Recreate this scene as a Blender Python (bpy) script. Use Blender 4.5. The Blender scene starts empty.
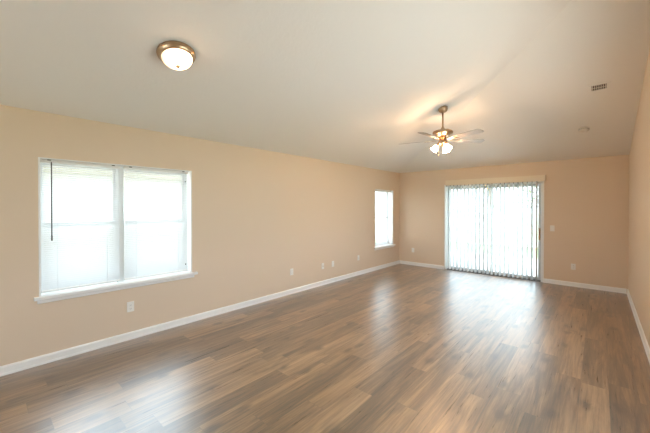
import bpy, bmesh, math, random
from mathutils import Vector, Matrix

random.seed(7)
scene = bpy.context.scene
PI = math.pi

# ------------------------------------------------------------------ camera
W = 4.42            # room width (left wall x=0, right wall x=W)
BACK = -10.6        # wall behind the camera
H = 2.44            # wall height at the eaves
M = 0.27            # ceiling slope
cam_data = bpy.data.cameras.new('camera')
cam = bpy.data.objects.new('camera', cam_data)
scene.collection.objects.link(cam)
cam.location = (4.023, -7.568, 1.518)
cam.rotation_euler = (math.radians(90 - 0.4265), 0, math.radians(41.571))
cam_data.sensor_width = 36.0
cam_data.lens = 308.33 * 36.0 / 650.0
cam_data.shift_y = -6.93 / 650.0
cam_data.clip_start = 0.05
cam_data.clip_end = 200
scene.camera = cam

# ------------------------------------------------------------------ world, exposure
SKY = 1.15
world = bpy.data.worlds.new('overcast_sky')
scene.world = world
world.use_nodes = True
bgn = world.node_tree.nodes['Background']
bgn.inputs[0].default_value = (0.86, 0.97, 1.12, 1)
bgn.inputs[1].default_value = SKY
sun_data = bpy.data.lights.new('sun', 'SUN')
sun_data.energy = 2.4
sun_data.angle = math.radians(0.6)
sun_data.color = (1.0, 0.95, 0.88)
sun = bpy.data.objects.new('sun', sun_data)
scene.collection.objects.link(sun)
# high sun behind the camera: falls on the floor just inside the added rear window and on the yard
sun.rotation_euler = (math.radians(32), 0, math.radians(4))
vs = scene.view_settings
vs.view_transform = 'Standard'
vs.look = 'None'
vs.gamma = 1.0
vs.use_curve_mapping = False
vs.exposure = 2.56
scene.cycles.use_denoising = True
scene.cycles.max_bounces = 14
scene.cycles.diffuse_bounces = 8
scene.cycles.transparent_max_bounces = 32
scene.cycles.caustics_reflective = False
scene.cycles.caustics_refractive = False
scene.cycles.sample_clamp_indirect = 6.0
DOME_E = 2.2
FAN_E = 18.5
LAMP_COL = (1.0, 0.64, 0.38)


# ------------------------------------------------------------------ helpers
def link(o):
    scene.collection.objects.link(o)
    return o


class MB:
    """collects shapes into one bmesh"""
    def __init__(self):
        self.bm = bmesh.new()

    def box(self, x0, x1, y0, y1, z0, z1, bevel=0.0, mat=None):
        b = bmesh.new()
        bmesh.ops.create_cube(b, size=1.0)
        for v in b.verts:
            v.co = Vector(((x0 + x1) / 2 + v.co.x * (x1 - x0), (y0 + y1) / 2 + v.co.y * (y1 - y0),
                           (z0 + z1) / 2 + v.co.z * (z1 - z0)))
        if bevel > 0:
            bmesh.ops.bevel(b, geom=b.edges[:] + b.verts[:], offset=bevel, segments=2, affect='EDGES', profile=0.6)
        return self.merge(b, mat)

    def merge(self, b, mat=None):
        if mat is not None:
            bmesh.ops.transform(b, matrix=mat, verts=b.verts)
        me = bpy.data.meshes.new('tmp')
        b.to_mesh(me)
        b.free()
        self.bm.from_mesh(me)
        bpy.data.meshes.remove(me)
        return self

    def lathe(self, prof, seg=32, mat=None):
        """prof: list of (r, z), revolved about z"""
        b = bmesh.new()
        rings = []
        for r, z in prof:
            if r < 1e-6:
                rings.append([b.verts.new((0, 0, z))])
            else:
                rings.append([b.verts.new((r * math.cos(2 * PI * k / seg), r * math.sin(2 * PI * k / seg), z))
                              for k in range(seg)])
        for a, c in zip(rings[:-1], rings[1:]):
            for k in range(seg):
                k2 = (k + 1) % seg
                if len(a) == 1 and len(c) == 1:
                    continue
                if len(a) == 1:
                    b.faces.new((a[0], c[k2], c[k]))
                elif len(c) == 1:
                    b.faces.new((a[k], a[k2], c[0]))
                else:
                    b.faces.new((a[k], a[k2], c[k2], c[k]))
        bmesh.ops.recalc_face_normals(b, faces=b.faces[:])
        for f in b.faces:
            f.smooth = True
        return self.merge(b, mat)

    def tube(self, pts, r, seg=10, mat=None):
        b = bmesh.new()
        pts = [Vector(p) for p in pts]
        rings = []
        for i, p in enumerate(pts):
            d = (pts[min(i + 1, len(pts) - 1)] - pts[max(i - 1, 0)]).normalized()
            ref = Vector((0, 0, 1)) if abs(d.z) < 0.9 else Vector((1, 0, 0))
            u = d.cross(ref).normalized()
            w = d.cross(u)
            rr = r[i] if isinstance(r, (list, tuple)) else r
            rings.append([b.verts.new(p + (u * math.cos(2 * PI * k / seg) + w * math.sin(2 * PI * k / seg)) * rr)
                          for k in range(seg)])
        for a, c in zip(rings[:-1], rings[1:]):
            for k in range(seg):
                b.faces.new((a[k], a[(k + 1) % seg], c[(k + 1) % seg], c[k]))
        b.faces.new(rings[0][::-1])
        b.faces.new(rings[-1])
        bmesh.ops.recalc_face_normals(b, faces=b.faces[:])
        for f in b.faces:
            if len(f.verts) == 4:
                f.smooth = True
        return self.merge(b, mat)

    def prism(self, poly, axis, a0, a1, mat=None):
        """extrude a 2-D outline: axis 'x' -> outline is (y,z); 'y' -> (x,z); 'z' -> (x,y)"""
        b = bmesh.new()
        def P(p, a):
            return {'x': (a, p[0], p[1]), 'y': (p[0], a, p[1]), 'z': (p[0], p[1], a)}[axis]
        va = [b.verts.new(P(p, a0)) for p in poly]
        vb = [b.verts.new(P(p, a1)) for p in poly]
        n = len(poly)
        b.faces.new(va)
        b.faces.new(vb[::-1])
        for i in range(n):
            b.faces.new((va[i], vb[i], vb[(i + 1) % n], va[(i + 1) % n]))
        bmesh.ops.recalc_face_normals(b, faces=b.faces[:])
        return self.merge(b, mat)

    def build(self, name, mat, parent=None, loc=None, kind=None):
        me = bpy.data.meshes.new(name)
        self.bm.to_mesh(me)
        self.bm.free()
        me.materials.append(mat)
        o = link(bpy.data.objects.new(name, me))
        if parent is not None:
            o.parent = parent
        if loc is not None:
            o.location = loc
        if kind:
            o['kind'] = kind
        return o


def tag(o, label, cat, group=None, kind=None):
    o['label'] = label
    o['category'] = cat
    if group:
        o['group'] = group
    if kind:
        o['kind'] = kind
    return o


def thing(name, loc, label, cat, group=None, rot=None):
    o = link(bpy.data.objects.new(name, None))
    o.empty_display_size = 0.1
    o.location = loc
    if rot is not None:
        o.rotation_euler = rot
    return tag(o, label, cat, group)


def structure(name, loc=(0, 0, 0)):
    o = link(bpy.data.objects.new(name, None))
    o.location = loc
    o.empty_display_size = 0.1
    o['kind'] = 'structure'
    return o


def copy_tree(o, parent=None):
    c = o.copy()
    link(c)
    if parent is not None:
        c.parent = parent
    for ch in list(o.children):
        copy_tree(ch, c)
    return c


# ------------------------------------------------------------------ materials
def new_mat(name):
    m = bpy.data.materials.new(name)
    m.use_nodes = True
    nt = m.node_tree
    return m, nt, nt.nodes['Principled BSDF'], nt.nodes['Material Output']


def N(nt, typ, **kw):
    n = nt.nodes.new(typ)
    for k, v in kw.items():
        setattr(n, k, v)
    return n


def math_node(nt, op, a, b=None, c=None):
    n = nt.nodes.new('ShaderNodeMath')
    n.operation = op
    for i, s in enumerate((a, b, c)):
        if s is None:
            continue
        if isinstance(s, (int, float)):
            n.inputs[i].default_value = s
        else:
            nt.links.new(s, n.inputs[i])
    return n.outputs[0]


def plain(name, col, rough=0.5, metal=0.0, bump=0.0, bscale=200.0, vary=0.0, spec=0.5):
    m, nt, p, out = new_mat(name)
    p.inputs['Base Color'].default_value = (*col, 1)
    p.inputs['Roughness'].default_value = rough
    p.inputs['Metallic'].default_value = metal
    p.inputs['Specular IOR Level'].default_value = spec
    tc = N(nt, 'ShaderNodeTexCoord')
    no = N(nt, 'ShaderNodeTexNoise')
    no.inputs['Scale'].default_value = bscale
    no.inputs['Detail'].default_value = 4
    nt.links.new(tc.outputs['Object'], no.inputs['Vector'])
    if bump > 0:
        b = N(nt, 'ShaderNodeBump')
        b.inputs['Strength'].default_value = bump
        b.inputs['Distance'].default_value = 0.002
        nt.links.new(no.outputs['Fac'], b.inputs['Height'])
        nt.links.new(b.outputs['Normal'], p.inputs['Normal'])
    if vary > 0:
        r = N(nt, 'ShaderNodeValToRGB')
        r.color_ramp.elements[0].position = 0.3
        r.color_ramp.elements[1].position = 0.7
        r.color_ramp.elements[0].color = (*[c * (1 - vary) for c in col], 1)
        r.color_ramp.elements[1].color = (*[min(1, c * (1 + vary)) for c in col], 1)
        nt.links.new(no.outputs['Fac'], r.inputs['Fac'])
        nt.links.new(r.outputs['Color'], p.inputs['Base Color'])
    return m


def translucent(name, col, trans=0.4, rough=0.5):
    m, nt, p, out = new_mat(name)
    p.inputs['Base Color'].default_value = (*col, 1)
    p.inputs['Roughness'].default_value = rough
    t = N(nt, 'ShaderNodeBsdfTranslucent')
    t.inputs['Color'].default_value = (*col, 1)
    mx = N(nt, 'ShaderNodeMixShader')
    mx.inputs[0].default_value = trans
    nt.links.new(p.outputs[0], mx.inputs[1])
    nt.links.new(t.outputs[0], mx.inputs[2])
    nt.links.new(mx.outputs[0], out.inputs[0])
    return m


def pane_mat():
    m, nt, p, out = new_mat('window_glass')
    nt.nodes.remove(p)
    t = N(nt, 'ShaderNodeBsdfTransparent')
    t.inputs['Color'].default_value = (0.93, 0.965, 0.95, 1)
    g = N(nt, 'ShaderNodeBsdfGlossy')
    g.inputs['Roughness'].default_value = 0.02
    lw = N(nt, 'ShaderNodeLayerWeight')
    lw.inputs['Blend'].default_value = 0.5
    fac = math_node(nt, 'ADD', math_node(nt, 'MULTIPLY', math_node(nt, 'POWER', lw.outputs['Facing'], 5.0), 0.9), 0.04)
    mx = N(nt, 'ShaderNodeMixShader')
    nt.links.new(fac, mx.inputs[0])
    nt.links.new(t.outputs[0], mx.inputs[1])
    nt.links.new(g.outputs[0], mx.inputs[2])
    nt.links.new(mx.outputs[0], out.inputs[0])
    return m


def lit_glass(name, col, strength):
    m, nt, p, out = new_mat(name)
    p.inputs['Base Color'].default_value = (0.9, 0.86, 0.78, 1)
    p.inputs['Roughness'].default_value = 0.25
    p.inputs['Emission Color'].default_value = (*col, 1)
    p.inputs['Emission Strength'].default_value = strength
    return m


def alabaster(name, col, strength):
    """lit bowl: brightest over the two bulbs inside, with soft stone veins"""
    m, nt, p, out = new_mat(name)
    p.inputs['Base Color'].default_value = (0.85, 0.78, 0.66, 1)
    p.inputs['Roughness'].default_value = 0.3
    tc = N(nt, 'ShaderNodeTexCoord')
    tot = None
    for pos, rad, amp in (((0.030, 0.030, -0.10), 0.066, 1.0), ((0.055, -0.035, -0.10), 0.055, 0.5)):
        d = N(nt, 'ShaderNodeVectorMath', operation='DISTANCE')
        nt.links.new(tc.outputs['Object'], d.inputs[0])
        d.inputs[1].default_value = pos
        k = math_node(nt, 'EXPONENT', math_node(nt, 'MULTIPLY', math_node(nt, 'POWER', math_node(nt, 'DIVIDE', d.outputs['Value'], rad), 2.0), -1.0))
        k = math_node(nt, 'MULTIPLY', k, amp)
        tot = k if tot is None else math_node(nt, 'ADD', tot, k)
    no = N(nt, 'ShaderNodeTexNoise')
    no.inputs['Scale'].default_value = 14
    no.inputs['Distortion'].default_value = 1.5
    nt.links.new(tc.outputs['Object'], no.inputs['Vector'])
    fac = math_node(nt, 'MULTIPLY', math_node(nt, 'ADD', math_node(nt, 'MULTIPLY', tot, 4.0), 0.06),
                    math_node(nt, 'ADD', math_node(nt, 'MULTIPLY', no.outputs['Fac'], 0.5), 0.75))
    nt.links.new(math_node(nt, 'MULTIPLY', fac, strength), p.inputs['Emission Strength'])
    p.inputs['Emission Color'].default_value = (*col, 1)
    return m


def wall_paint(name, col):
    m, nt, p, out = new_mat(name)
    p.inputs['Base Color'].default_value = (*col, 1)
    p.inputs['Roughness'].default_value = 0.55
    p.inputs['Specular IOR Level'].default_value = 0.3
    tc = N(nt, 'ShaderNodeTexCoord')
    no = N(nt, 'ShaderNodeTexNoise')
    no.inputs['Scale'].default_value = 90
    no.inputs['Detail'].default_value = 3
    nt.links.new(tc.outputs['Object'], no.inputs['Vector'])
    b = N(nt, 'ShaderNodeBump')
    b.inputs['Strength'].default_value = 0.12
    b.inputs['Distance'].default_value = 0.002
    nt.links.new(no.outputs['Fac'], b.inputs['Height'])
    nt.links.new(b.outputs['Normal'], p.inputs['Normal'])
    return m


def ceiling_paint():
    m, nt, p, out = new_mat('ceiling_knockdown')
    p.inputs['Base Color'].default_value = (0.88, 0.86, 0.825, 1)
    p.inputs['Roughness'].default_value = 0.8
    p.inputs['Specular IOR Level'].default_value = 0.2
    tc = N(nt, 'ShaderNodeTexCoord')
    no = N(nt, 'ShaderNodeTexNoise')
    no.inputs['Scale'].default_value = 26
    no.inputs['Detail'].default_value = 5
    no.inputs['Roughness'].default_value = 0.6
    nt.links.new(tc.outputs['Object'], no.inputs['Vector'])
    r = N(nt, 'ShaderNodeValToRGB')
    r.color_ramp.elements[0].position = 0.45
    r.color_ramp.elements[1].position = 0.6
    nt.links.new(no.outputs['Fac'], r.inputs['Fac'])
    b = N(nt, 'ShaderNodeBump')
    b.inputs['Strength'].default_value = 0.16
    b.inputs['Distance'].default_value = 0.003
    nt.links.new(r.outputs['Color'], b.inputs['Height'])
    nt.links.new(b.outputs['Normal'], p.inputs['Normal'])
    return m


def plank_floor():
    m, nt, p, out = new_mat('vinyl_plank')
    L = nt.links
    PW, PL = 0.178, 1.22
    tc = N(nt, 'ShaderNodeTexCoord')
    sx = N(nt, 'ShaderNodeSeparateXYZ')
    L.new(tc.outputs['Object'], sx.inputs[0])
    X, Y = sx.outputs[0], sx.outputs[1]
    xr = math_node(nt, 'DIVIDE', X, PW)
    row = math_node(nt, 'FLOOR', xr)
    fx = math_node(nt, 'FRACT', xr)
    wn = N(nt, 'ShaderNodeTexWhiteNoise', noise_dimensions='1D')
    L.new(row, wn.inputs['W'])
    yo = math_node(nt, 'ADD', math_node(nt, 'DIVIDE', Y, PL), wn.outputs['Value'])
    pid = math_node(nt, 'FLOOR', yo)
    fy = math_node(nt, 'FRACT', yo)
    cb = N(nt, 'ShaderNodeCombineXYZ')
    L.new(row, cb.inputs[0])
    L.new(pid, cb.inputs[1])
    wn2 = N(nt, 'ShaderNodeTexWhiteNoise', noise_dimensions='2D')
    L.new(cb.outputs[0], wn2.inputs['Vector'])
    pv = wn2.outputs['Value']

    def noise(sxm, sym, seed, detail, dist, rough=0.6):
        c = N(nt, 'ShaderNodeCombineXYZ')
        L.new(math_node(nt, 'MULTIPLY', X, sxm), c.inputs[0])
        L.new(math_node(nt, 'MULTIPLY', Y, sym), c.inputs[1])
        L.new(math_node(nt, 'MULTIPLY', pv, seed), c.inputs[2])
        n = N(nt, 'ShaderNodeTexNoise')
        n.inputs['Scale'].default_value = 1.0
        n.inputs['Detail'].default_value = detail
        n.inputs['Roughness'].default_value = rough
        n.inputs['Distortion'].default_value = dist
        L.new(c.outputs[0], n.inputs['Vector'])
        return n.outputs['Fac']
    fine = noise(70, 2.6, 91, 5, 0.6)
    broad = noise(12, 0.85, 57, 5, 1.0, 0.62)
    knot = noise(9, 3.2, 33, 2, 1.6)
    # tone = plank tone + broad figure + fine grain
    t = math_node(nt, 'MULTIPLY', pv, 0.30)
    t = math_node(nt, 'ADD', t, math_node(nt, 'MULTIPLY', broad, 1.25))
    t = math_node(nt, 'ADD', t, math_node(nt, 'MULTIPLY', fine, 0.75))
    t = math_node(nt, 'SUBTRACT', t, 0.69)
    ramp = N(nt, 'ShaderNodeValToRGB')
    e = ramp.color_ramp.elements
    e[0].position, e[0].color = 0.16, (0.042, 0.022, 0.009, 1)
    e[1].position, e[1].color = 0.85, (0.44, 0.272, 0.135, 1)
    for pos, col in ((0.38, (0.145, 0.075, 0.030, 1)), (0.58, (0.285, 0.162, 0.074, 1))):
        k = e.new(pos)
        k.color = col
    L.new(t, ramp.inputs['Fac'])
    # dark knots, and soft dark smudges of heartwood
    kc = N(nt, 'ShaderNodeCombineXYZ')
    L.new(math_node(nt, 'ADD', math_node(nt, 'MULTIPLY', X, 4.2), math_node(nt, 'MULTIPLY', knot, 0.35)), kc.inputs[0])
    L.new(math_node(nt, 'ADD', math_node(nt, 'MULTIPLY', Y, 1.9), math_node(nt, 'MULTIPLY', knot, 0.25)), kc.inputs[1])
    vo = N(nt, 'ShaderNodeTexVoronoi', voronoi_dimensions='2D')
    vo.inputs['Scale'].default_value = 1.0
    L.new(kc.outputs[0], vo.inputs['Vector'])
    sc = N(nt, 'ShaderNodeSeparateColor')
    L.new(vo.outputs['Color'], sc.inputs[0])
    pick = math_node(nt, 'GREATER_THAN', sc.outputs[0], 0.45)
    kn = N(nt, 'ShaderNodeMapRange', interpolation_type='SMOOTHSTEP')
    kn.inputs['From Min'].default_value = 0.23
    kn.inputs['From Max'].default_value = 0.03
    L.new(vo.outputs['Distance'], kn.inputs['Value'])
    smudge = noise(7, 1.5, 21, 3, 0.8)
    sm = N(nt, 'ShaderNodeMapRange', interpolation_type='SMOOTHSTEP')
    sm.inputs['From Min'].default_value = 0.54
    sm.inputs['From Max'].default_value = 0.72
    L.new(smudge, sm.inputs['Value'])
    dark = math_node(nt, 'MAXIMUM', math_node(nt, 'MULTIPLY', math_node(nt, 'MULTIPLY', kn.outputs[0], pick), 0.8),
                     math_node(nt, 'MULTIPLY', sm.outputs[0], 0.38))
    kr = N(nt, 'ShaderNodeMix', data_type='RGBA')
    L.new(dark, kr.inputs[0])
    kr.inputs[6].default_value = (1, 1, 1, 1)
    kr.inputs[7].default_value = (0.12, 0.09, 0.075, 1)
    mul = N(nt, 'ShaderNodeMix', data_type='RGBA', blend_type='MULTIPLY')
    mul.inputs[0].default_value = 1.0
    L.new(ramp.outputs['Color'], mul.inputs[6])
    L.new(kr.outputs[2], mul.inputs[7])
    # joints between planks
    gx = math_node(nt, 'LESS_THAN', math_node(nt, 'MINIMUM', fx, math_node(nt, 'SUBTRACT', 1.0, fx)), 0.010)
    gy = math_node(nt, 'LESS_THAN', math_node(nt, 'MINIMUM', fy, math_node(nt, 'SUBTRACT', 1.0, fy)), 0.0016)
    gap = math_node(nt, 'MAXIMUM', gx, gy)
    mg = N(nt, 'ShaderNodeMix', data_type='RGBA')
    L.new(math_node(nt, 'MULTIPLY', gap, 0.55), mg.inputs[0])
    L.new(mul.outputs[2], mg.inputs[6])
    mg.inputs[7].default_value = (0.05, 0.032, 0.022, 1)
    L.new(mg.outputs[2], p.inputs['Base Color'])
    rr = math_node(nt, 'ADD', math_node(nt, 'MULTIPLY', fine, 0.16), 0.22)
    L.new(rr, p.inputs['Roughness'])
    p.inputs['IOR'].default_value = 1.75
    p.inputs['Coat Weight'].default_value = 1.0
    p.inputs['Coat IOR'].default_value = 2.2
    p.inputs['Coat Roughness'].default_value = 0.41
    b = N(nt, 'ShaderNodeBump')
    b.inputs['Strength'].default_value = 0.12
    b.inputs['Distance'].default_value = 0.002
    hgt = math_node(nt, 'SUBTRACT', fine, math_node(nt, 'MULTIPLY', gap, 1.2))
    L.new(hgt, b.inputs['Height'])
    L.new(b.outputs['Normal'], p.inputs['Normal'])
    return m


MAT = {
    'wall': wall_paint('beige_wall_paint', (0.76, 0.615, 0.47)),
    'ceiling': ceiling_paint(),
    'floor': plank_floor(),
    'trim': plain('white_trim_paint', (0.88, 0.87, 0.85), 0.35, bump=0.05, bscale=60),
    'vinyl': plain('white_vinyl', (0.80, 0.81, 0.81), 0.35, bump=0.03),
    'glass': pane_mat(),
    'slat': translucent('blind_slat', (0.74, 0.755, 0.76), 0.03, 0.45),
    'vane': translucent('pvc_vane', (0.66, 0.68, 0.68), 0.02, 0.45),
    'rail': plain('blind_rail', (0.84, 0.82, 0.79), 0.4, bump=0.03),
    'valance': plain('valance_pvc', (0.83, 0.72, 0.56), 0.45, bump=0.05, bscale=40),
    'wand': plain('smoked_wand', (0.09, 0.075, 0.07), 0.25, bump=0.02),
    'dark': plain('dark_slot', (0.05, 0.042, 0.035), 0.6, bump=0.02),
    'alum': plain('door_aluminium', (0.55, 0.57, 0.58), 0.35, bump=0.03),
    'track': plain('track_metal', (0.20, 0.20, 0.20), 0.4, metal=0.6, bump=0.05),
    'handle': plain('wooden_handle', (0.42, 0.22, 0.11), 0.4, bump=0.1, bscale=40, vary=0.2),
    'plate': plain('device_plate', (0.88, 0.85, 0.80), 0.35, bump=0.02),
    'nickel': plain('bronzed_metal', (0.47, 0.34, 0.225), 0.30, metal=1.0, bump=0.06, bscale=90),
    'blade': plain('fan_blade_wood', (0.38, 0.35, 0.33), 0.35, bump=0.08, bscale=30, vary=0.12),
    'domeglass': alabaster('alabaster_glass', LAMP_COL, DOME_E),
    'shade': lit_glass('frosted_shade', LAMP_COL, FAN_E),
    'detector': plain('detector_plastic', (0.72, 0.68, 0.62), 0.4, bump=0.03),
    'vent': plain('vent_enamel', (0.72, 0.68, 0.61), 0.4, bump=0.03),
    'concrete': plain('patio_concrete', (0.62, 0.61, 0.58), 0.8, bump=0.3, bscale=30, vary=0.06),
    'grass': plain('lawn_grass', (0.19, 0.26, 0.12), 0.9, bump=1.0, bscale=60, vary=0.35),
    'fence': plain('white_fence', (0.80, 0.81, 0.80), 0.5, bump=0.05, bscale=20),
    'siding': plain('pale_stucco', (0.80, 0.79, 0.76), 0.8, bump=0.3, bscale=60),
    'fascia': plain('cream_fascia', (0.45, 0.41, 0.31), 0.6, bump=0.05),
    'shingle': plain('grey_shingle', (0.28, 0.28, 0.28), 0.9, bump=0.6, bscale=20, vary=0.2),
    'leaf': plain('tree_leaf', (0.17, 0.20, 0.10), 0.6, bump=0.1, vary=0.4, bscale=6),
    'bark': plain('tree_bark', (0.16, 0.13, 0.10), 0.9, bump=0.8, bscale=30, vary=0.2),
}

# ------------------------------------------------------------------ room shell
T = 0.20
# openings
W1 = (-7.18, -5.685, 0.655, 2.0)      # big left window: y0,y1,z0,z1
W2 = (-1.222, -0.340, 0.545, 1.958)   # small left window
D1 = (1.235, 3.185, 0.0, 2.045)       # sliding door: x0,x1,z0,z1
FILL_W4 = (-6.3, -3.1, 0.60, 2.30)         # unseen opening added in the right wall for fill daylight
FILL_W3 = (0.8, 3.6, 0.55, 2.15)         # unseen opening added behind the camera for fill daylight


def holes_wall(mb, u0, u1, z0, z1, holes, put):
    """rectangular wall with holes; put(mb, u0,u1,z0,z1) lays one box"""
    u = u0
    for (a, b, c, d) in sorted(holes):
        put(mb, u, a, z0, z1)
        if c > z0:
            put(mb, a, b, z0, c)
        if d < z1:
            put(mb, a, b, d, z1)
        u = b
    put(mb, u, u1, z0, z1)


mb = MB()
mb.box(-T, W + T, BACK - T, T, -0.12, 0.0)
mb.build('floor', MAT['floor'], kind='structure')

mb = MB()
holes_wall(mb, BACK - T, T, 0, H, [W1, W2], lambda m, a, b, c, d: m.box(-T, 0, a, b, c, d))
mb.build('wall_left', MAT['wall'], kind='structure')

mb = MB()
holes_wall(mb, 0, W, 0, H, [D1], lambda m, a, b, c, d: m.box(a, b, 0, T, c, d))
mb.build('wall_far', MAT['wall'], kind='structure')

zr = H + M * W
mb = MB()
holes_wall(mb, BACK - T, T, 0, H, [FILL_W4], lambda m, a, b, c, d: m.box(W, W + T, a, b, c, d))
mb.prism([(BACK - T, H), (BACK - T, zr), (-W, zr), (0, H)], 'x', W, W + T)
mb.build('wall_right', MAT['wall'], kind='structure')

mb = MB()
holes_wall(mb, 0, W, 0, H, [FILL_W3], lambda m, a, b, c, d: m.box(a, b, BACK - T, BACK, c, d))
mb.prism([(0, H), (W, H), (W, zr)], 'y', BACK - T, BACK)
mb.build('wall_back', MAT['wall'], kind='structure')

# hip-vaulted ceiling: one slope off the left wall, one off the far wall
b = bmesh.new()
up = 0.12
def cpt(x, y, dz):
    return b.verts.new((x, y, H + M * min(x, -y) + dz))
e = T
lo = [cpt(-e, BACK - e, 0), cpt(W + e, BACK - e, 0), cpt(W + e, -W - e, 0), cpt(W + e, e, 0), cpt(-e, e, 0)]
hi = [cpt(-e, BACK - e, up), cpt(W + e, BACK - e, up), cpt(W + e, -W - e, up), cpt(W + e, e, up), cpt(-e, e, up)]
for s in (lo, hi):
    b.faces.new((s[0], s[1], s[2], s[4]))
    b.faces.new((s[2], s[3], s[4]))
for i in range(5):
    j = (i + 1) % 5
    b.faces.new((lo[i], lo[j], hi[j], hi[i]))
bmesh.ops.recalc_face_normals(b, faces=b.faces[:])
mb = MB()
mb.merge(b)
mb.build('ceiling', MAT['ceiling'], kind='structure')

# baseboards (board with eased top and a shoe moulding)
BP = [(0, 0), (0.020, 0), (0.020, 0.012), (0.014, 0.022), (0.014, 0.070), (0.010, 0.080), (0.004, 0.086), (0, 0.086)]
mb = MB(); mb.prism([(x, z) for x, z in BP], 'y', BACK, 0)
mb.build('baseboard_left', MAT['trim'], kind='structure')
mb = MB(); mb.prism([(W - x, z) for x, z in BP], 'y', BACK, 0)
mb.build('baseboard_right', MAT['trim'], kind='structure')
mb = MB()
mb.prism([(-x, z) for x, z in BP], 'x', 0.02, D1[0] - 0.03)
mb.prism([(-x, z) for x, z in BP], 'x', D1[1] + 0.022, W - 0.02)
mb.build('baseboard_far', MAT['trim'], kind='structure')
mb = MB(); mb.prism([(BACK + x, z) for x, z in BP], 'x', 0.02, W - 0.02)
mb.build('baseboard_back', MAT['trim'], kind='structure')


# ------------------------------------------------------------------ left-wall windows
def left_window(name, y0, y1, z0, z1, mullion=None):
    root = structure(name, (0, (y0 + y1) / 2, z0))
    oy, oz = (y0 + y1) / 2, z0
    h = z1 - z0
    fr = MB()
    xa, xb = -0.190, -0.140
    A, B = y0 - oy, y1 - oy
    fr.box(xa, xb, A, A + 0.030, 0, h, 0.004)
    fr.box(xa, xb, B - 0.030, B, 0, h, 0.004)
    fr.box(xa, xb, A + 0.030, B - 0.030, h - 0.030, h, 0.004)
    fr.box(xa, xb, A + 0.030, B - 0.030, 0, 0.05, 0.004)
    spans = [(A + 0.030, B - 0.030)]
    if mullion is not None:
        m0, m1 = mullion[0] - oy, mullion[1] - oy
        fr.box(xa, -0.080, m0, m1, 0.0, h, 0.004)
        spans = [(A + 0.030, m0), (m1, B - 0.030)]
    fr.build('window_frame', MAT['vinyl'], root)
    zm = 0.5 * h
    for (a, c) in spans:
        sa = MB()
        for (q0, q1, xo) in ((0.05, zm + 0.02, 0.0), (zm - 0.02, h - 0.030, -0.018)):
            sa.box(-0.170 + xo, -0.150 + xo, a, a + 0.026, q0, q1, 0.003)
            sa.box(-0.170 + xo, -0.150 + xo, c - 0.026, c, q0, q1, 0.003)
            sa.box(-0.170 + xo, -0.150 + xo, a + 0.026, c - 0.026, q0, q0 + 0.028, 0.003)
            sa.box(-0.170 + xo, -0.150 + xo, a + 0.026, c - 0.026, q1 - 0.028, q1, 0.003)
        s = sa.build('sash', MAT['vinyl'], root)
        g = MB()
        g.box(-0.162, -0.158, a + 0.026, c - 0.026, 0.078, zm - 0.008)
        g.build('pane', MAT['glass'], s)
        g = MB()
        g.box(-0.180, -0.176, a + 0.026, c - 0.026, zm + 0.008, h - 0.058)
        g.build('pane', MAT['glass'], s)
    jl = MB()
    jl.box(-0.140, 0.003, A, A + 0.014, 0.0, h, 0.001)
    jl.box(-0.140, 0.003, B - 0.014, B, 0.0, h, 0.001)
    jl.box(-0.140, 0.003, A + 0.014, B - 0.014, h - 0.012, h, 0.001)
    jl.build('jamb_liner', MAT['trim'], root)
    # stool with horns and an apron below
    st = MB()
    st.box(-0.140, 0.0, A, B, -0.024, 0.004)
    st.box(0.0, 0.044, A - 0.038, B + 0.06, -0.028, 0.004, 0.006)
    st.build('window_sill', MAT['trim'], root)
    ap = MB()
    ap.prism([(0, -0.028), (0.026, -0.028), (0.020, -0.038), (0.018, -0.060), (0.008, -0.066), (0, -0.066)], 'y', A - 0.012, B + 0.02)
    ap.build('apron', MAT['trim'], root)
    return root


left_window('window_1', *W1, mullion=(-6.505, -6.445))
left_window('window_2', *W2)

# made-up window behind the camera, added to let in fill daylight
root = structure('fill_window_back', ((FILL_W3[0] + FILL_W3[1]) / 2, BACK, FILL_W3[2]))
hw = (FILL_W3[1] - FILL_W3[0]) / 2
hh = FILL_W3[3] - FILL_W3[2]
mb = MB()
for (a, c, z0, z1) in ((-hw, -hw + .06, 0, hh), (hw - .06, hw, 0, hh), (-.04, .04, 0, hh), (-hw, hw, 0, .06), (-hw, hw, hh - .06, hh)):
    mb.box(a, c, -0.12, -0.05, z0, z1, 0.003)
mb.build('window_frame', MAT['vinyl'], root)
mb = MB()
mb.box(-hw + .06, -.04, -0.09, -0.086, .06, hh - .06)
mb.box(.04, hw - .06, -0.09, -0.086, .06, hh - .06)
mb.build('pane', MAT['glass'], root)


root = structure('fill_window_right', (W, (FILL_W4[0] + FILL_W4[1]) / 2, FILL_W4[2]))  # made-up window out of view, added to light the left ceiling slope
hw = (FILL_W4[1] - FILL_W4[0]) / 2
hh = FILL_W4[3] - FILL_W4[2]
mb = MB()
for (a, c, z0, z1) in ((-hw, -hw + .06, 0, hh), (hw - .06, hw, 0, hh), (-.04, .04, 0, hh), (-hw, hw, 0, .06), (-hw, hw, hh - .06, hh)):
    mb.box(0.05, 0.12, a, c, z0, z1, 0.003)
mb.build('window_frame', MAT['vinyl'], root)
mb = MB()
mb.box(0.086, 0.09, -hw + .06, -.04, .06, hh - .06)
mb.box(0.086, 0.09, .04, hw - .06, .06, hh - .06)
mb.build('pane', MAT['glass'], root)


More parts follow.
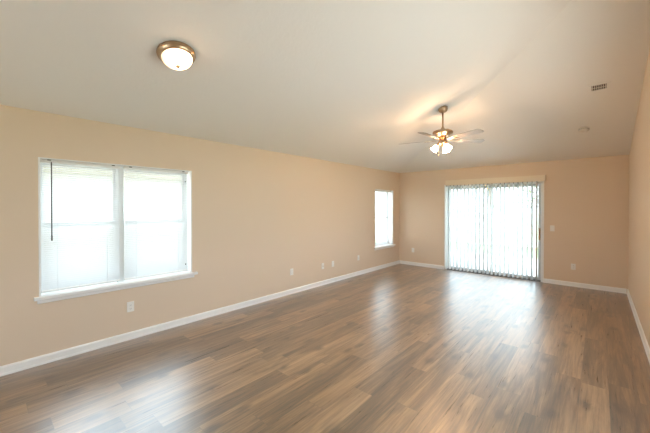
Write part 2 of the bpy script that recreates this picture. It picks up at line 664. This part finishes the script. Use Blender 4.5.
# ------------------------------------------------------------------ horizontal mini blinds
def mini_blind(y0, y1, z0, z1, label, wand=False, tilt=34.0, x=-0.045, group=None):
    """z0: top of the sill, z1: underside of the window head"""
    oy = (y0 + y1) / 2
    root = thing('mini_blind', (x, oy, z1), label, 'window blind', group)
    A, B = y0 - oy, y1 - oy
    hr = MB()
    hr.box(-0.018, 0.020, A - 0.004, B + 0.004, -0.032, -0.002, 0.003)
    head = hr.build('headrail', MAT['rail'], root)
    for yy in (A + 0.06, B - 0.06):
        br = MB()
        br.box(0.012, 0.024, yy - 0.014, yy + 0.014, -0.010, -0.001, 0.001)
        br.build('bracket', MAT['dark'], head)
    zb = z0 - z1 + 0.034
    br = MB()
    br.box(-0.012, 0.012, A, B, zb - 0.006, zb + 0.010, 0.003)
    br.build('bottom_rail', MAT['rail'], root)
    top = -0.048
    n = int((top - zb - 0.02) / 0.0205)
    sl = bmesh.new()
    ta = math.tan(math.radians(tilt))
    for k in range(n):
        z = top - k * (top - zb - 0.028) / (n - 1)
        # slightly crowned slat; the outer edge sits higher
        prof = [(-0.0125, 0.0), (-0.006, 0.0013), (0.0, 0.0018), (0.006, 0.0013), (0.0125, 0.0)]
        edge_ = [(sl.verts.new((px, A, z + pz - px * ta)), sl.verts.new((px, B, z + pz - px * ta))) for px, pz in prof]
        for p, q in zip(edge_[:-1], edge_[1:]):
            f = sl.faces.new((p[0], q[0], q[1], p[1]))
            f.smooth = True
    bmesh.ops.recalc_face_normals(sl, faces=sl.faces[:])
    mb = MB()
    mb.merge(sl)
    mb.build('slats', MAT['slat'], root)
    wd = B - A
    cords = [A + 0.12, B - 0.12] if wd < 0.9 else [A + 0.15, 0, B - 0.15]
    lc = MB()
    for yy in cords:
        for xx in (-0.0145, 0.0145):
            lc.tube([(xx, yy, -0.03), (xx, yy, zb)], 0.0009, 5)
    lc.build('ladder_cord', MAT['slat'], root)
    if wand:
        w = MB()
        w.tube([(0.030, A + 0.075, -0.028), (0.030, A + 0.075, -0.79)], 0.0052, 8)
        w.tube([(0.020, A + 0.075, -0.020), (0.030, A + 0.075, -0.022), (0.030, A + 0.075, -0.045)], 0.003, 6)
        w.tube([(0.030, A + 0.075, -0.75), (0.030, A + 0.075, -0.80)], 0.0068, 8)
        w.build('tilt_wand', MAT['wand'], root)
    return root


mini_blind(W1[0] + 0.024, -6.500, W1[2], W1[3] - 0.012,
           'white mini blind with dark tilt wand in left half of the large window', wand=True)
rb = mini_blind(-6.450, W1[1] - 0.040, W1[2], W1[3] - 0.012,
                'white mini blind without a wand in right half of the large window')
for zz in (-0.135, -1.215):
    kn = MB()
    kn.lathe([(0.0, -0.008), (0.006, -0.006), (0.008, 0.0), (0.006, 0.006), (0.0, 0.008)], 12,
             Matrix.Translation((0.022, (W1[1] - 0.040 + 6.450) / 2 - 0.035, zz)))
    kn.build('cord_bead', MAT['dark'], rb)
mini_blind(W2[0] + 0.022, W2[1] - 0.030, W2[2], W2[3] - 0.012,
           'narrow white mini blind in the small window near the far corner', tilt=8.0)

# ------------------------------------------------------------------ sliding glass door
ox = (D1[0] + D1[1]) / 2
door = structure('door_1', (ox, 0, 0))
A, B, DH = D1[0] - ox, D1[1] - ox, D1[3]
mb = MB()
mb.box(A, A + 0.035, 0.02, 0.13, 0, DH, 0.003)
mb.box(B - 0.035, B, 0.02, 0.13, 0, DH, 0.003)
mb.box(A + 0.035, B - 0.035, 0.02, 0.13, DH - 0.04, DH, 0.003)
mb.build('door_frame', MAT['vinyl'], door)
mb = MB()
mb.box(A + 0.035, B - 0.035, 0.01, 0.135, 0, 0.014)
for yy in (0.035, 0.07, 0.105):
    mb.box(A + 0.035, B - 0.035, yy - 0.003, yy + 0.003, 0.014, 0.032)
mb.build('door_track', MAT['track'], door)


def door_panel(a, c, y, mat):
    r = MB()
    for (p, q, z0, z1) in ((a, a + 0.05, 0.032, DH - 0.04), (c - 0.05, c, 0.032, DH - 0.04),
                           (a + .05, c - .05, 0.032, 0.09), (a + .05, c - .05, DH - 0.1, DH - 0.04)):
        r.box(p, q, y - 0.014, y + 0.014, z0, z1, 0.003)
    o = r.build('door_panel', mat, door)
    g = MB()
    g.box(a + .05, c - .05, y - 0.003, y + 0.003, 0.09, DH - 0.1)
    g.build('pane', MAT['glass'], o)
    return o


door_panel(A + 0.035, 2.262 - ox, 0.095, MAT['alum'])
sp = door_panel(2.212 - ox, B - 0.035, 0.060, MAT['alum'])
mb = MB()
mb.tube([(B - 0.062, 0.046, 0.87), (B - 0.062, 0.012, 0.885), (B - 0.062, 0.004, 0.92), (B - 0.062, 0.004, 1.02),
         (B - 0.062, 0.012, 1.055), (B - 0.062, 0.046, 1.07)], 0.011, 10)
mb.box(B - 0.080, B - 0.044, 0.040, 0.046, 0.85, 1.09, 0.003)
mb.build('door_handle', MAT['handle'], sp)
# white trim around the opening
mb = MB()
mb.box(D1[0] - 0.028, D1[0], -0.012, 0.0, 0, D1[3] + 0.02, 0.003)
mb.box(D1[1], D1[1] + 0.020, -0.012, 0.0, 0, D1[3] + 0.02, 0.003)
mb.build('trim_1', MAT['trim'], kind='structure')

# ------------------------------------------------------------------ vertical blind
vb = thing('vertical_blind', (2.25, -0.06, 2.16),
           'white vertical vane blind, turned open, with cream valance over the sliding glass door', 'window blind')
mb = MB()
X0, X1 = 1.272 - 2.25, 3.232 - 2.25
mb.box(X0, X1, -0.052, -0.044, -0.118, 0.0, 0.002)
mb.box(X0, X0 + 0.006, -0.044, 0.060, -0.118, 0.0, 0.001)
mb.box(X1 - 0.006, X1, -0.044, 0.060, -0.118, 0.0, 0.001)
mb.box(X0 + 0.006, X1 - 0.006, -0.044, 0.060, -0.006, 0.0, 0.001)
mb.build('valance', MAT['valance'], vb)
mb = MB()
mb.box(X0 + 0.02, X1 - 0.02, -0.020, 0.022, -0.085, -0.045, 0.003)
track = mb.build('track_rail', MAT['rail'], vb)
NV = 23
VANE_TURN = math.radians(-17)
for k in range(NV):
    px = (1.285 + k * (3.09 - 1.285) / (NV - 1)) - 2.25
    ang = PI / 2 + VANE_TURN + random.uniform(-0.05, 0.05)
    v = bmesh.new()
    wv, z0, z1 = 0.0445, -2.125, -0.145
    pts = []
    for i in range(7):
        s = -1 + 2 * i / 6
        pts.append((s * wv, 0.005 * (1 - s * s)))
    rows = [[v.verts.new((x, y, z)) for x, y in pts] for z in (z0, z1)]
    for i in range(6):
        f = v.faces.new((rows[0][i], rows[0][i + 1], rows[1][i + 1], rows[1][i]))
        f.smooth = True
    bmesh.ops.recalc_face_normals(v, faces=v.faces[:])
    mb = MB()
    mb.merge(v)
    vo = mb.build('vane', MAT['vane'], vb, loc=(px, 0, 0))
    vo.rotation_euler = (0, 0, ang)
    cl = MB()
    cl.box(-0.006, 0.006, -0.003, 0.003, -0.148, -0.086, 0.001)
    cl.build('vane_clip', MAT['dark'], vo)

# ------------------------------------------------------------------ ceiling fan
FX, FY = 2.228, -2.819
FZ = H + M * min(FX, -FY)
fan = thing('ceiling_fan', (FX, FY, FZ),
            'bronze-toned five-blade ceiling fan on a downrod with lit glass shades', 'ceiling fan')
mb = MB()
mb.lathe([(0.0, 0.006), (0.072, 0.006), (0.071, -0.022), (0.062, -0.048), (0.046, -0.066), (0.024, -0.076), (0.0, -0.076)], 32,
         Matrix.Rotation(-math.atan(M) * 0.5, 4, 'Y'))
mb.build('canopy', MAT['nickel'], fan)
mb = MB()
mb.tube([(0, 0, -0.06), (0, 0, -0.345)], 0.0135, 14)
mb.lathe([(0.0, -0.300), (0.022, -0.300), (0.030, -0.318), (0.036, -0.345), (0.0, -0.345)], 20)
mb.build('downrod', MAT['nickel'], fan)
mb = MB()
mb.lathe([(0.0, -0.336), (0.05, -0.337), (0.11, -0.345), (0.142, -0.360), (0.150, -0.378), (0.146, -0.396), (0.115, -0.404),
          (0.105, -0.422), (0.085, -0.438), (0.055, -0.444), (0.0, -0.444)], 40)
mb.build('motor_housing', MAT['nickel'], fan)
BZ = -0.490
A0 = math.radians(152 + 41.571)
for k in range(5):
    a = A0 + k * math.radians(72)
    out_ = []
    r0, r1 = 0.215, 0.680
    nn = 10
    def half(t):
        return 0.050 + 0.016 * t
    edge = []
    for i in range(nn + 1):
        t = i / nn
        edge.append((r0 + (r1 - 0.05 - r0) * t, half(t)))
    tip = []
    for i in range(1, 8):
        ph = PI / 2 * (1 - i / 8)
        tip.append((r1 - 0.05 + 0.05 * math.cos(ph), 0.016 + 0.050 * math.sin(ph)))
    pos = edge + tip
    outline = [(x, y) for x, y in pos] + [(x, -y) for x, y in reversed(pos)]
    tilt = Matrix.Rotation(math.radians(-12), 4, 'X')
    mb = MB()
    mb.prism(outline, 'z', -0.0035, 0.0035, tilt)
    bl = mb.build('blade', MAT['blade'], fan, loc=(0, 0, BZ))
    bl.rotation_euler = (0, 0, a)
    mb = MB()
    mb.prism([(0.085, 0.012), (0.16, 0.016), (0.20, 0.040), (0.262, 0.036), (0.275, 0.0), (0.262, -0.036), (0.20, -0.040),
              (0.16, -0.016), (0.085, -0.012)], 'z', -0.0090, -0.0036, tilt)
    for sx, sy in ((0.225, 0.022), (0.225, -0.022), (0.255, 0.0)):
        mb.lathe([(0, -0.0125), (0.005, -0.0115), (0.006, -0.009), (0.0, -0.009)], 10, tilt @ Matrix.Translation((sx, sy, 0)))
    mb.build('blade_iron', MAT['nickel'], bl)
mb = MB()
mb.lathe([(0.0, -0.436), (0.050, -0.438), (0.052, -0.500), (0.066, -0.510), (0.066, -0.535), (0.056, -0.560), (0.030, -0.575), (0.012, -0.583),
          (0.010, -0.595), (0.0, -0.598)], 28)
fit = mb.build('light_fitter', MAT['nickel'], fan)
for k in range(3):
    a = math.radians(41.571 + 165 + 120 * k)
    tilt = Matrix.Rotation(a, 4, 'Z') @ Matrix.Translation((0.072, 0, -0.566)) @ Matrix.Rotation(math.radians(-38), 4, 'Y')
    mb = MB()
    mb.lathe([(0.0, 0.03), (0.017, 0.028), (0.022, 0.0), (0.025, -0.028), (0.0, -0.03)], 18, tilt)
    mb.tube([(0.040 * math.cos(a), 0.040 * math.sin(a), -0.530), (0.072 * math.cos(a), 0.072 * math.sin(a), -0.552)], 0.009, 8)
    sk = mb.build('lamp_socket', MAT['nickel'], fan)
    mb = MB()
    mb.lathe([(0.022, -0.018), (0.031, -0.028), (0.037, -0.048), (0.040, -0.068), (0.046, -0.088), (0.055, -0.102),
              (0.052, -0.102), (0.043, -0.087), (0.037, -0.068), (0.034, -0.048), (0.028, -0.030), (0.019, -0.022)], 24, tilt)
    mb.lathe([(0.0, -0.028), (0.011, -0.030), (0.018, -0.048), (0.023, -0.066), (0.020, -0.083), (0.0, -0.091)], 16, tilt)
    mb.build('lamp_shade', MAT['shade'], sk)
for (cx_, cy_, ln) in ((-0.050, -0.035, 0.17), (0.035, 0.050, 0.13)):
    mb = MB()
    mb.tube([(cx_, cy_, -0.545), (cx_, cy_, -0.545 - ln)], 0.0016, 6)
    mb.lathe([(0, 0.012), (0.004, 0.010), (0.006, 0.0), (0.004, -0.010), (0, -0.012)], 10,
             Matrix.Translation((cx_, cy_, -0.545 - ln - 0.008)))
    mb.build('pull_chain', MAT['nickel'], fan)

# ------------------------------------------------------------------ flush dome light
def slopeL(x, y):
    return (x, y, H + M * min(x, -y))


TL = -math.atan(M)      # left slope: rotation about y
dome = thing('dome_light', slopeL(1.372, -6.455)[:2] + (slopeL(1.372, -6.455)[2] - 0.002,), 'lit alabaster dome light with bronze-toned metal rim on the ceiling', 'ceiling light',
             rot=(0, TL, 0))
mb = MB()
mb.lathe([(0.0, 0.0), (0.146, 0.0), (0.150, -0.008), (0.147, -0.026), (0.134, -0.044), (0.124, -0.052), (0.116, -0.048), (0.112, -0.020), (0.0, -0.018)], 48)
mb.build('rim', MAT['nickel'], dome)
mb = MB()
gp = []
for i in range(13):
    t = i / 12 * PI / 2
    gp.append((0.119 * math.cos(t), -0.046 - 0.076 * math.sin(t)))
mb.lathe(gp, 40)
mb.build('glass_bowl', MAT['domeglass'], dome)
mb = MB()
mb.lathe([(0.0, -0.116), (0.019, -0.119), (0.020, -0.126), (0.012, -0.131), (0.013, -0.136), (0.008, -0.142), (0.0, -0.143)], 18)
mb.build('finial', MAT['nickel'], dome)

# ------------------------------------------------------------------ ceiling register and smoke detector (far slope)
TF = -math.atan(M)
vent = thing('air_vent', slopeL(4.02, -2.285), 'small louvred supply vent with dark slots on the ceiling slope', 'air vent',
             rot=(TF, 0, 0))
mb = MB()
for (a, c, d, e_) in ((-.112, .112, -.084, -.058), (-.112, .112, .058, .084), (-.112, -.072, -.058, .058), (.072, .112, -.058, .058)):
    mb.box(a, c, d, e_, -0.008, 0.0, 0.002)
mb.build('vent_frame', MAT['ceiling'], vent)
mb = MB()
mb.box(-.072, .072, -.058, .058, -0.0015, 0.003)
mb.build('duct_opening', MAT['dark'], vent)
mb = MB()
for k in range(7):
    xx = -0.063 + k * 0.021
    mb.box(-0.0020, 0.0020, -0.057, 0.057, -0.0065, 0.0060, 0.0,
           Matrix.Translation((xx, 0, -0.005)) @ Matrix.Rotation(math.radians(32), 4, 'Y'))
mb.box(-0.072, 0.072, -0.004, 0.004, -0.011, -0.005)
mb.build('louvres', MAT['vent'], vent)

sd = thing('smoke_detector', slopeL(3.845, -1.19), 'round off-white smoke detector on the ceiling slope near the far wall', 'smoke detector',
           rot=(TF, 0, 0))
mb = MB()
mb.lathe([(0.0, 0.0), (0.070, 0.0), (0.071, -0.010), (0.0, -0.010)], 32)
mb.build('base', MAT['detector'], sd)
mb = MB()
mb.lathe([(0.0, -0.010), (0.060, -0.010), (0.064, -0.014), (0.062, -0.030), (0.050, -0.040), (0.020, -0.043), (0.0, -0.043)], 32)
cv = mb.build('cover', MAT['detector'], sd)
mb = MB()
for k in range(16):
    a = 2 * PI * k / 16
    mb.box(0.0595, 0.0645, -0.008, 0.008, -0.024, -0.018, 0.0, Matrix.Rotation(a, 4, 'Z'))
mb.build('sensor_slot', MAT['dark'], cv)


# ------------------------------------------------------------------ outlets, jacks and the switch
def plate_device(name, kind, loc, rotz, label, cat, group=None):
    """built facing -y at the origin, then turned"""
    r = thing(name, loc, label, cat, group, rot=(0, 0, rotz))
    mb = MB()
    mb.box(-0.036, 0.036, -0.006, 0.0, -0.058, 0.058, 0.0025)
    mb.build('cover_plate', MAT['plate'], r)
    if kind == 'outlet':
        for zz in (-0.020, 0.020):
            mb = MB()
            mb.box(-0.016, 0.016, -0.0085, -0.005, zz - 0.014, zz + 0.014, 0.0012)
            o = mb.build('receptacle', MAT['plate'], r)
            mb = MB()
            mb.box(-0.0075, -0.0055, -0.0090, -0.0082, zz - 0.003, zz + 0.006)
            mb.box(0.0055, 0.0075, -0.0090, -0.0082, zz - 0.003, zz + 0.006)
            mb.box(-0.002, 0.002, -0.0090, -0.0082, zz - 0.010, zz - 0.006)
            mb.build('slots', MAT['dark'], o)
    elif kind == 'jack':
        mb = MB()
        mb.lathe([(0.0, 0.0), (0.0075, 0.0), (0.0075, 0.006), (0.0045, 0.006), (0.0045, 0.013), (0.0, 0.013)], 12,
                 Matrix.Translation((0, -0.006, 0)) @ Matrix.Rotation(PI / 2, 4, 'X'))
        mb.build('jack', MAT['nickel'], r)
    else:
        mb = MB()
        mb.box(-0.0055, 0.0055, -0.016, -0.005, -0.004, 0.010, 0.001, Matrix.Rotation(math.radians(18), 4, 'X'))
        mb.build('toggle', MAT['plate'], r)
    for zz in ((-0.042, 0.042) if kind != 'outlet' else (0.0,)):
        mb = MB()
        mb.lathe([(0.0, 0.0), (0.003, 0.0), (0.003, 0.0012), (0.0, 0.0016)], 8,
                 Matrix.Translation((0, -0.006, zz)) @ Matrix.Rotation(PI / 2, 4, 'X'))
        mb.build('screw', MAT['plate'], r)
    return r


LW = PI / 2      # on the left wall, facing +x
plate_device('wall_outlet', 'outlet', (0, -6.405, 0.375), LW, 'off-white duplex outlet on left wall under the large window', 'outlet')
plate_device('wall_outlet', 'outlet', (0, -3.915, 0.385), LW, 'off-white duplex outlet on left wall, first beyond the large window', 'outlet')
plate_device('wall_jack', 'jack', (0, -3.100, 0.370), LW, 'off-white cable jack plate on left wall, nearer one of a close pair', 'wall jack')
plate_device('wall_outlet', 'outlet', (0, -2.795, 0.372), LW, 'off-white duplex outlet on left wall, farther one of a close pair', 'outlet')
plate_device('wall_outlet', 'outlet', (0, -1.905, 0.386), LW, 'off-white duplex outlet on left wall just before the small window', 'outlet')
plate_device('wall_outlet', 'outlet', (0.393, 0, 0.395), 0, 'off-white duplex outlet on far wall left of the sliding door', 'outlet')
plate_device('wall_outlet', 'outlet', (3.667, 0, 0.380), 0, 'off-white duplex outlet low on far wall right of the sliding door', 'outlet')
plate_device('light_switch', 'switch', (3.340, 0, 1.100), 0, 'off-white toggle switch on far wall beside the sliding door', 'light switch')

# ------------------------------------------------------------------ outdoors
GZ = -0.12
mb = MB()
mb.box(-40, 40, -40, 40, GZ - 0.3, GZ)
g = mb.build('ground_lawn', MAT['grass'], kind='structure')
mb = MB()
mb.box(-1.2, 6.2, T, 3.6, GZ, -0.03, 0.01)
mb.build('patio_slab', MAT['concrete'], kind='structure')

mb = MB()
mb.box(-T, 8, -20, BACK - T, GZ, -0.03, 0.01)
mb.build('bounce_slab_back', MAT['concrete'], kind='structure')  # unseen pale slab added to bounce sunlight up to the ceiling
mb = MB()
mb.box(-4.6, -T, -17, 3.0, GZ, -0.08, 0.01)
mb.build('pale_side_slab', MAT['concrete'], kind='structure')  # pale slab laid over the lawn to keep green bounce out of the room

mb = MB()
mb.box(W + T, 14, BACK - T, 0.0, GZ, -0.04, 0.01)
mb.build('bounce_slab_right', MAT['concrete'], kind='structure')  # unseen pale slab added to keep lawn green out of the fill light

# screened-porch railing seen through the left door panel
pr = thing('patio_railing', (0.6, 2.2, -0.03), 'slim grey metal rail and posts at the patio edge beyond the sliding door', 'railing')
for xx in (-1.9, -0.3, 1.62):
    mb = MB()
    mb.box(xx - 0.022, xx + 0.022, -0.022, 0.022, 0.0, 2.6, 0.003)
    mb.build('post', MAT['alum'], pr)
mb = MB()
mb.box(-1.878, -0.322, -0.02, 0.02, 0.83, 0.87, 0.003)
mb.box(-0.278, 1.598, -0.02, 0.02, 0.83, 0.87, 0.003)
mb.build('rail', MAT['alum'], pr)
mb = MB()
mb.box(-1.922, 1.642, -0.025, 0.025, 2.6, 2.65, 0.003)
mb.build('top_rail', MAT['alum'], pr)

# white privacy fence across the back yard
fn = thing('privacy_fence', (0, 7.0, GZ), 'white board privacy fence across the back yard beyond the sliding door', 'fence')
mb = MB()
xx = -9.0
while xx < 9.0:
    mb.box(xx, xx + 0.145, -0.012, 0.012, 0.04, 1.55, 0.003)
    xx += 0.15
mb.build('board_panel', MAT['fence'], fn)
for k in range(8):
    mb = MB()
    mb.box(-9.0 + k * 2.55 - 0.06, -9.0 + k * 2.55 + 0.06, -0.075, -0.013, 0, 1.65, 0.005)
    mb.build('fence_post', MAT['fence'], fn)
mb = MB()
for zz in (0.3, 1.3):
    mb.box(-9.0, 9.0, 0.013, 0.05, zz, zz + 0.09, 0.003)
mb.build('fence_rail', MAT['fence'], fn)

# low fence in the side yard, seen through the left windows
sf = thing('side_fence', (-2.9, 0, GZ), 'low grey-white fence in the side yard behind the left windows', 'fence')
mb = MB()
yy = -12.0
while yy < 3.0:
    mb.box(-0.012, 0.012, yy, yy + 0.14, 0.04, 1.42, 0.003)
    yy += 0.145
mb.build('board_panel', MAT['concrete'], sf)
for k in range(7):
    mb = MB()
    mb.box(-0.08, -0.013, -12 + k * 2.5 - 0.05, -12 + k * 2.5 + 0.05, 0, 1.48, 0.004)
    mb.build('fence_post', MAT['concrete'], sf)

# neighbour's house beyond the side yard
nh = thing('neighbour_house', (-5.2, 0, GZ), 'pale single-storey house with cream fascia behind the large window', 'house')
mb = MB()
mb.box(-6.0, 0.0, -16, 1.5, 0, 2.55)
mb.build('house_wall', MAT['siding'], nh)
mb = MB()
mb.box(0.36, 0.40, -16.4, 1.9, 2.40, 2.56, 0.004)
mb.box(0.0, 0.36, -16.4, 1.9, 2.40, 2.42)
mb.build('fascia', MAT['fascia'], nh)
mb = MB()
mb.prism([(0.44, 2.56), (0.44, 2.60), (-3.0, 4.0), (-6.4, 2.60), (-6.4, 2.56), (-3.0, 3.94)], 'y', -16.5, 2.0)
mb.build('roof', MAT['shingle'], nh)


# trees beyond the back fence
def tree(x, y, h, r, seed, label, leaves=900):
    rnd = random.Random(seed)
    t = thing('yard_tree', (x, y, GZ), label, 'tree', 'trees beyond the back fence')
    mb = MB()
    mb.tube([(0, 0, 0), (0.06, 0.02, h * 0.3), (-0.04, 0.05, h * 0.6), (0.02, 0, h * 0.9)], [0.16, 0.13, 0.09, 0.03], 10)
    ends = []
    for k in range(9):
        a = rnd.uniform(0, 2 * PI)
        z = h * rnd.uniform(0.35, 0.75)
        L_ = r * rnd.uniform(0.6, 1.0)
        p = (L_ * math.cos(a), L_ * math.sin(a), z + L_ * 0.6)
        mb.tube([(0, 0, z), (p[0] * 0.5, p[1] * 0.5, z + L_ * 0.38), p], [0.06, 0.04, 0.015], 6)
        ends.append(Vector(p))
    mb.build('trunk', MAT['bark'], t)
    f = bmesh.new()
    for k in range(leaves):
        c = rnd.choice(ends) + Vector((rnd.gauss(0, r * 0.25), rnd.gauss(0, r * 0.25), rnd.gauss(0, r * 0.22)))
        s = rnd.uniform(0.05, 0.11)
        m = Matrix.Translation(c) @ Matrix.Rotation(rnd.uniform(0, 2 * PI), 4, 'Z') @ Matrix.Rotation(rnd.uniform(-1.2, 1.2), 4, 'X')
        vs_ = [f.verts.new(m @ Vector(p)) for p in ((-s, 0, 0), (0, -s * .45, 0.01), (s, 0, 0), (0, s * .45, 0.01))]
        f.faces.new(vs_)
    mb = MB()
    mb.merge(f)
    mb.build('foliage', MAT['leaf'], t)


tree(-0.46, 11.5, 4.6, 1.5, 3, 'broad leafy tree behind the white fence, seen through the left door panel', 1400)
tree(2.7, 10.0, 3.1, 1.7, 5, 'leafy tree behind the white fence, seen through the right door panel', 1100)
